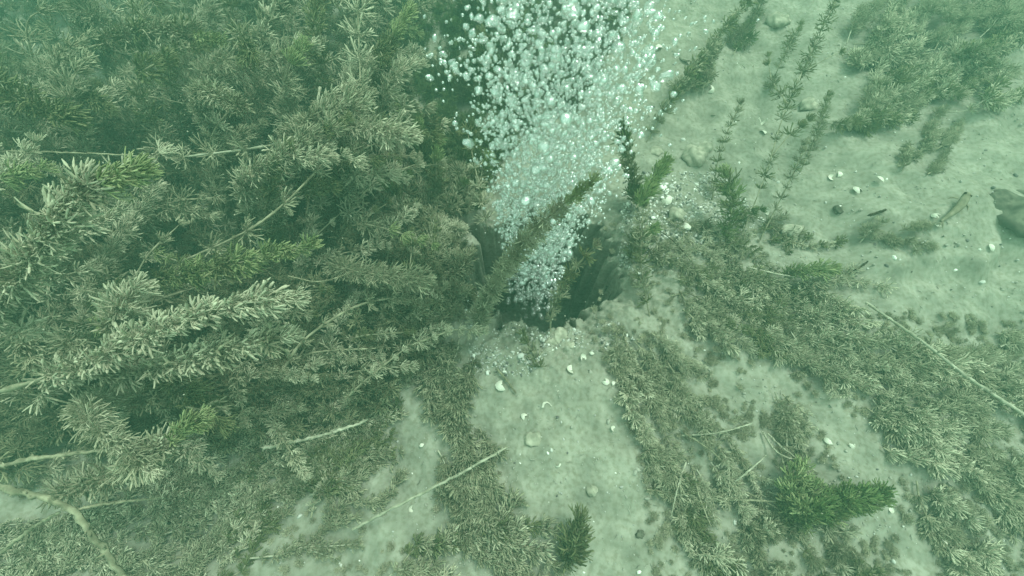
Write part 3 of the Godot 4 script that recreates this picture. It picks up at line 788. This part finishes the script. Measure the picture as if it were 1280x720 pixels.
func make_litter() -> void:
	# stones and shells that can be told apart: [px, py, width in photograph pixels, kind]
	var rocks := [[1276, 264, 26, "rock", "dark rounded rock at the right edge"], [665, 548, 11, "stone", "small round stone beside the sand path's left edge"], [868, 196, 14, "stone", "pale stone right of the bubbles, left of the thin dark shoot"], [882, 186, 10, "stone", "pale stone touching the larger pale stone right of the bubbles"], [974, 26, 10, "stone", "pale stone near the top edge beside the thin dark shoot"], [700, 420, 12, "stone", "angular stone on the vent's near rim"], [688, 428, 8, "stone", "small stone left of the angular stone on the near rim"], [712, 432, 7, "stone", "lowest of the three stones on the near rim"], [846, 268, 10, "stone", "stone in the shell grit right of the vent"], [990, 290, 11, "stone", "roundish stone on open silt right of the shell grit"], [1248, 60, 9, "stone", "hazy round stone below the top right bank"], [800, 668, 5, "rock", "tiny black stone at the lower right of the sand path"], [1048, 262, 5, "rock", "tiny dark stone on open silt left of the twigs"], [740, 612, 7, "stone", "stone half sunk in the middle of the sand path"], [462, 248, 8, "stone", "pale stone under the thicket's right edge"], [820, 190, 8, "stone", "pale stone close to the bubbles' right edge"], [1010, 132, 9, "stone", "pale stone right of the thin dark shoot"]]
	for k in rocks.size():
		var r = rocks[k]
		var p := B(r[0], r[1], 0)
		var s: float = r[2] * EYE.distance_to(p) / 534.0
		var g := ball(40 + k, 0.45, Vector3(1.0, 0.45 if r[2] > 20 else 0.62, 0.85), 12, 18)
		top("rock" if r[3] == "rock" else "stone", g.mesh(M[r[3]]), Transform3D(Basis(Vector3.UP, rng.randf() * TAU).scaled(Vector3.ONE * s), p + Vector3(0, s * (-0.02 if r[2] < 20 else -0.1), 0)), r[4], "stone", "" if r[2] > 20 else "loose stones on the bed")
	var shells := [[716, 462, 8, "white broken shell standing at the head of the sand path"], [627, 482, 8, "white half shell left of the sand path's head"], [740, 440, 4, "white chip nearest the vent on the sand path"], [729, 447, 5, "white sliver beside the chip nearest the vent"], [684, 510, 8, "hooked white shell rim on the sand path's left half"], [656, 521, 5, "white shell chip at the sand path's left edge"], [695, 486, 5, "narrow white shell sliver above the hooked shell rim"], [757, 477, 5, "white chip at the sand path's right edge"], [768, 480, 4, "dull chip under the weed at the path's right edge"], [515, 636, 4, "white chip in the channel left of the path"], [527, 555, 4, "thin chip high in the channel left of the path"], [697, 579, 5, "thin curved shell rim in the middle of the sand path"], [858, 74, 9, "large white round shell right of the bubbles' top"], [930, 42, 7, "white shell under the dark weed row at the top"], [825, 62, 6, "white shell at the bubbles' upper right edge"], [951, 152, 6, "white shell left of the thin dark shoot, upper"], [952, 166, 5, "white ring-like shell left of the thin dark shoot, lower"], [888, 112, 5, "upright white shell between bubbles and thin dark shoot"], [894, 142, 5, "round white shell on the silt under the dark weed row"], [1072, 238, 5, "white chip on the silt below the top right bank"], [1047, 218, 4, "bright chip on open silt, upper of the pair"], [1040, 222, 4, "bright chip on open silt, left of the pair"], [1098, 226, 5, "white chip on open silt towards the ledge"], [920, 272, 8, "white shell under the dark drooping sprig"], [955, 265, 6, "white shell right of the dark drooping sprig"], [832, 250, 8, "pale shell flake high in the grit right of the vent"], [858, 282, 8, "pale shell flake in the middle of the grit right of the vent"], [818, 312, 8, "pale shell flake low in the grit right of the vent"], [1036, 551, 5, "white sliver on silt above the green bush"], [1065, 556, 4, "white chip right of the sliver above the green bush"], [1112, 636, 4, "white chip touching the green bush's right end"], [1175, 676, 5, "white sliver low on the right-hand silt"], [297, 605, 6, "white curved shell on the slope below the thicket"], [767, 536, 4, "white dot of shell on the sand path's lower right"], [812, 494, 4, "white chip in the weed strip right of the path"], [1170, 270, 4, "white chip on silt left of the slender fish"], [1172, 282, 3, "white speck of shell below the chip left of the fish"], [1240, 310, 4, "pale chip on the silt below the dark rock"]]
	for k in shells.size():
		var r = shells[k]
		var p := B(r[0], r[1], 0.002)
		var s: float = 0.82 * r[2] * EYE.distance_to(p) / 534.0
		var hooked: bool = k in [4, 6, 11]
		var g := shell_geo(70 + k, [0.5, 0.62, 0.4, 0.75][k % 4] if not hooked else 0.45, 0.1 if not hooked else 0.72)
		var b := Basis.from_euler(Vector3(rng.randf_range(-.5, .5), rng.randf() * TAU, rng.randf_range(-.5, .5) + (PI if k % 3 == 0 else 0.0))).scaled(Vector3.ONE * s)
		top("shell", g.mesh(M.shell), Transform3D(b, p + Vector3(0, s * 0.15, 0)), r[3], "shell", "white shells on the lake bed")
	# a slender little fish over the silt
	make_fish()
	# grit: far too much of it to count
	var grain := ball(5, 0.6, Vector3(1, 0.55, 0.8), 5, 7).mesh(plain_material(Color.WHITE, 0.9))
	var places := []; var tints := []
	var fields := [[poly([780, 215, 900, 215, 960, 280, 900, 310, 800, 345, 770, 330]), 4200, 0.0019], [poly([585, 425, 640, 402, 700, 412, 770, 400, 800, 430, 745, 440, 700, 432, 660, 470, 590, 470]), 1500, 0.0016], [poly([780, 0, 1280, 0, 1280, 400, 800, 300]), 900, 0.0016], [poly([600, 430, 1280, 430, 1280, 740, 600, 740]), 800, 0.0013], [poly([200, 540, 640, 540, 640, 740, 200, 740]), 260, 0.0013], [poly([520, 230, 620, 230, 610, 420, 520, 420]), 350, 0.0016]]
	for k in 9000:                                     # crumbs of the silt itself
		var q := Vector2(rng.randf_range(480, 1300), rng.randf_range(-20, 735))
		var p := B(q.x, q.y, 0.0)
		if p.y < -0.06 or n_mid.get_noise_2d(p.x * 1.5 + 3.0, p.z * 1.5) < rng.randf_range(-0.1, 0.35): continue
		places.append(Transform3D(any_turn(0.0014 * exp(rng.randfn() * 0.45)), p))
		var t := rng.randf_range(0.26, 0.36)
		tints.append(Color(t, t * .97, t * .80))
	for f in fields:
		for k in f[1]:
			var q := inside(f[0])
			var p := B(q.x, q.y, 0.0)
			if p.y < -0.06 or n_mid.get_noise_2d(p.x * 3.0, p.z * 3.0 + 40.0) < rng.randf_range(-0.5, 0.25): continue
			var s: float = f[2] * exp(rng.randfn() * 0.5)
			places.append(Transform3D(any_turn(s), p))
			var t := rng.randf_range(0.32, 0.6)
			if rng.randf() < 0.12: t = 0.85
			elif rng.randf() < 0.2: t = 0.12
			tints.append(Color(t, t * 0.98, t * 0.88))
	scatter("shell_grit", grain, places, tints, "pale grit and crushed shell strewn over the silt and thickest round the vent", "grit")
	# scraps of dead leaf
	var g := Geo.new()
	g.tube(PackedVector3Array([Vector3(-1, 0, 0), Vector3(-.3, .12, .15), Vector3(.4, .05, -.1), Vector3(1, .1, .1)]), PackedFloat32Array([.05, .13, .11, .03]), 5, PackedColorArray([Color.WHITE, Color.WHITE, Color.WHITE, Color.WHITE]))
	places = []; tints = []
	for k in 900:
		var q := Vector2(rng.randf_range(200, 1290), rng.randf_range(-20, 730))
		if q.x < 560 and q.y < 520: continue
		var p := B(q.x, q.y, 0.001)
		if p.y < -0.06: continue
		places.append(Transform3D(Basis(Vector3.UP, rng.randf() * TAU).scaled(Vector3.ONE * rng.randf_range(.002, .006)), p))
		var t := rng.randf_range(0.12, 0.42)
		tints.append(Color(t, t * .97, t * .78))
	scatter("leaf_litter", g.mesh(plain_material(Color.WHITE, 0.95)), places, tints, "dull scraps of dead leaf scattered on the silt", "leaf litter")

func make_fish() -> void:
	var t := Node3D.new()
	t.name = numbered("fish")
	add_child(t, true)
	tag(t, "slender tan fish hovering over the silt left of the dark rock", "fish")
	var a := B(1209, 243, .02); var b := B(1178, 278, .02)
	t.position = a
	var len := a.distance_to(b)
	t.basis = Basis.looking_at(a - b, Vector3.UP)
	var m := weed_material(Color(0.44, 0.43, 0.36), Color(0.50, 0.48, 0.40), Color(0.56, 0.54, 0.46), 31)
	var g := Geo.new()
	var pts := PackedVector3Array(); var rad := PackedFloat32Array(); var col := PackedColorArray()
	for k in 12:
		var q := k / 11.0
		pts.append(Vector3(0.004 * sin(q * 4.0), 0, q * len))
		rad.append(len * 0.1 * (sqrt(sin(PI * minf(1, q * 0.75 + 0.12))) * (1.0 - 0.72 * q)) + 0.0004)
		col.append(shade(1.0 - 0.15 * (k % 2)))
	g.tube(pts, rad, 8, col)
	part("body", g.mesh(m), Transform3D.IDENTITY, t)
	for s in [-1.0, 1.0]:
		var f := Geo.new()
		f.tube(PackedVector3Array([Vector3(s * len * .07, 0, len * .22), Vector3(s * len * .16, -.001, len * .27), Vector3(s * len * .2, -.002, len * .36)]), PackedFloat32Array([.0012, .002, .0006]), 4, PackedColorArray([Color.WHITE, Color.WHITE, Color.WHITE]))
		part("fin", f.mesh(m), Transform3D.IDENTITY, t)
		part("eye", ball(3, 0, Vector3.ONE, 6, 8).mesh(M.twig), Transform3D(Basis.IDENTITY.scaled(Vector3.ONE * len * .025), Vector3(s * len * .05, len * .05, len * .06)), t)
	var tail := Geo.new()
	for s in [-1.0, 0.0, 1.0]:
		tail.tube(PackedVector3Array([Vector3(0, 0, len * .97), Vector3(s * len * .04, 0, len * 1.06), Vector3(s * len * .08, 0, len * 1.15)]), PackedFloat32Array([.0008, .0012, .0004]), 4, PackedColorArray([Color.WHITE, Color.WHITE, Color.WHITE]))
	part("tail", tail.mesh(m), Transform3D.IDENTITY, t)

func make_bubbles() -> void:
	var forms := []
	for k in 4:
		forms.append(ball(90 + k, [0.15, 0.28, 0.2, 0.3][k], [Vector3(1, .86, 1), Vector3(1.1, .7, .95), Vector3(.8, 1.25, .85), Vector3(1.2, .6, 1.0)][k], 12, 18))
	for g in forms: g.c.fill(Color.WHITE)
	var meshes := []
	for g in forms: meshes.append(g.mesh(M.air))
	var all := []
	for k in 10500:
		var h := -0.16 + 0.84 * rng.randf()
		var q := clampf(h / 0.55, 0, 1)
		if h < 0.10 and n_mid.get_noise_3d(k * 0.01, h * 3.0, 0) < -0.1: continue
		if h < 0.12 and rng.randf() < 0.72: continue
		var wob := Vector2(n_mid.get_noise_2d(h * 1.4, 3), n_mid.get_noise_2d(h * 1.4, 9)) * 0.03 * q
		var rr := lerpf(0.062, 0.084, smoothstep(-0.05, 0.4, h)) * sqrt(rng.randf()) * (1.0 + 0.35 * absf(rng.randfn()) * q)
		var a := rng.randf() * TAU
		var p := Vector3(hole.x - 0.026 + wob.x + cos(a) * rr + 0.010 * q, h, hole.z + 0.01 + wob.y + sin(a) * rr)
		var r := 0.0012 * exp(absf(rng.randfn()) * 0.7)
		if h < 0.12: r *= 2.1
		all.append([p, minf(r, 0.0078)])
	# strays: beside the column near the top
	for s in [[550, 85, .30, 26, 16.0, 26.0], [575, 40, .34, 14, 30.0, 40.0], [805, 70, .28, 60, 26.0, 60.0], [850, 25, .3, 14, 34.0, 40.0], [790, 160, .16, 24, 30.0, 40.0], [600, 380, .01, 10, 10., 10.]]:
		for k in s[3]:
			all.append([P(s[0] + rng.randfn() * s[4] * .7, s[1] + rng.randfn() * s[5] * .7, s[2] + rng.randfn() * .02), 0.0022 * exp(absf(rng.randfn()) * 0.45)])
	# the 290 that show largest are bubbles of their own
	all.sort_custom(func(a, b): return apparent(a) > apparent(b))
	var places := []
	for k in all.size():
		var x := Transform3D(Basis.from_euler(Vector3(rng.randfn() * .5, rng.randf() * TAU, rng.randfn() * .5)).scaled(Vector3.ONE * all[k][1]), all[k][0])
		if k < 290:
			top("air_bubble", meshes[rng.randi() % 4], x, "large silvery air bubble in the column rising from the vent", "bubble", "large air bubbles in the rising column")
		else:
			places.append(x)
	for v in 2:
		var some := []
		for k in range(v, places.size(), 2): some.append(places[k])
		scatter("bubble_swarm", meshes[v * 2], some, [], ["swarm of small round silvery air bubbles rising from the vent", "swarm of small long silvery air bubbles rising from the vent"][v], "bubbles")
	# the finest bubbles and stirred silt, a mist in the column
	var mist := FogVolume.new()
	mist.shape = RenderingServer.FOG_VOLUME_SHAPE_ELLIPSOID
	mist.size = Vector3(0.16, 0.62, 0.16)
	mist.position = Vector3(hole.x - 0.01, 0.46, hole.z + 0.01)
	var fm := FogMaterial.new()
	fm.albedo = Color(0.93, 0.97, 0.95); fm.density = 0.6
	mist.material = fm
	mist.name = "bubble_mist"
	add_child(mist)
	tag(mist, "whitish mist of the finest bubbles inside the rising column", "mist", "", "stuff")
	# specks that hang in the water
	var speck := ball(7, 0.5, Vector3(1, .5, .8), 4, 6).mesh(M.stone)
	var specks := []
	for k in 1500:
		var d := ray(rng.randf_range(-40, 1320), rng.randf_range(-40, 760))
		specks.append(Transform3D(any_turn(rng.randf_range(.0003, .0009)), EYE + d * rng.randf_range(0.35, 0.75)))
	scatter("suspended_silt", speck, specks, [], "fine pale specks of silt hanging in the water", "silt")

func apparent(b: Array) -> float:
	var d: Vector3 = b[0] - EYE
	var p := deg_to_rad(PITCH)
	var z := d.dot(Vector3(0, -sin(p), -cos(p)))
	var y := d.dot(Vector3(0, cos(p), -sin(p)))
	if z < 0.05 or absf(y / z) > 0.67 or absf(d.x / z) > 1.19: return 0.0
	return b[1] / z
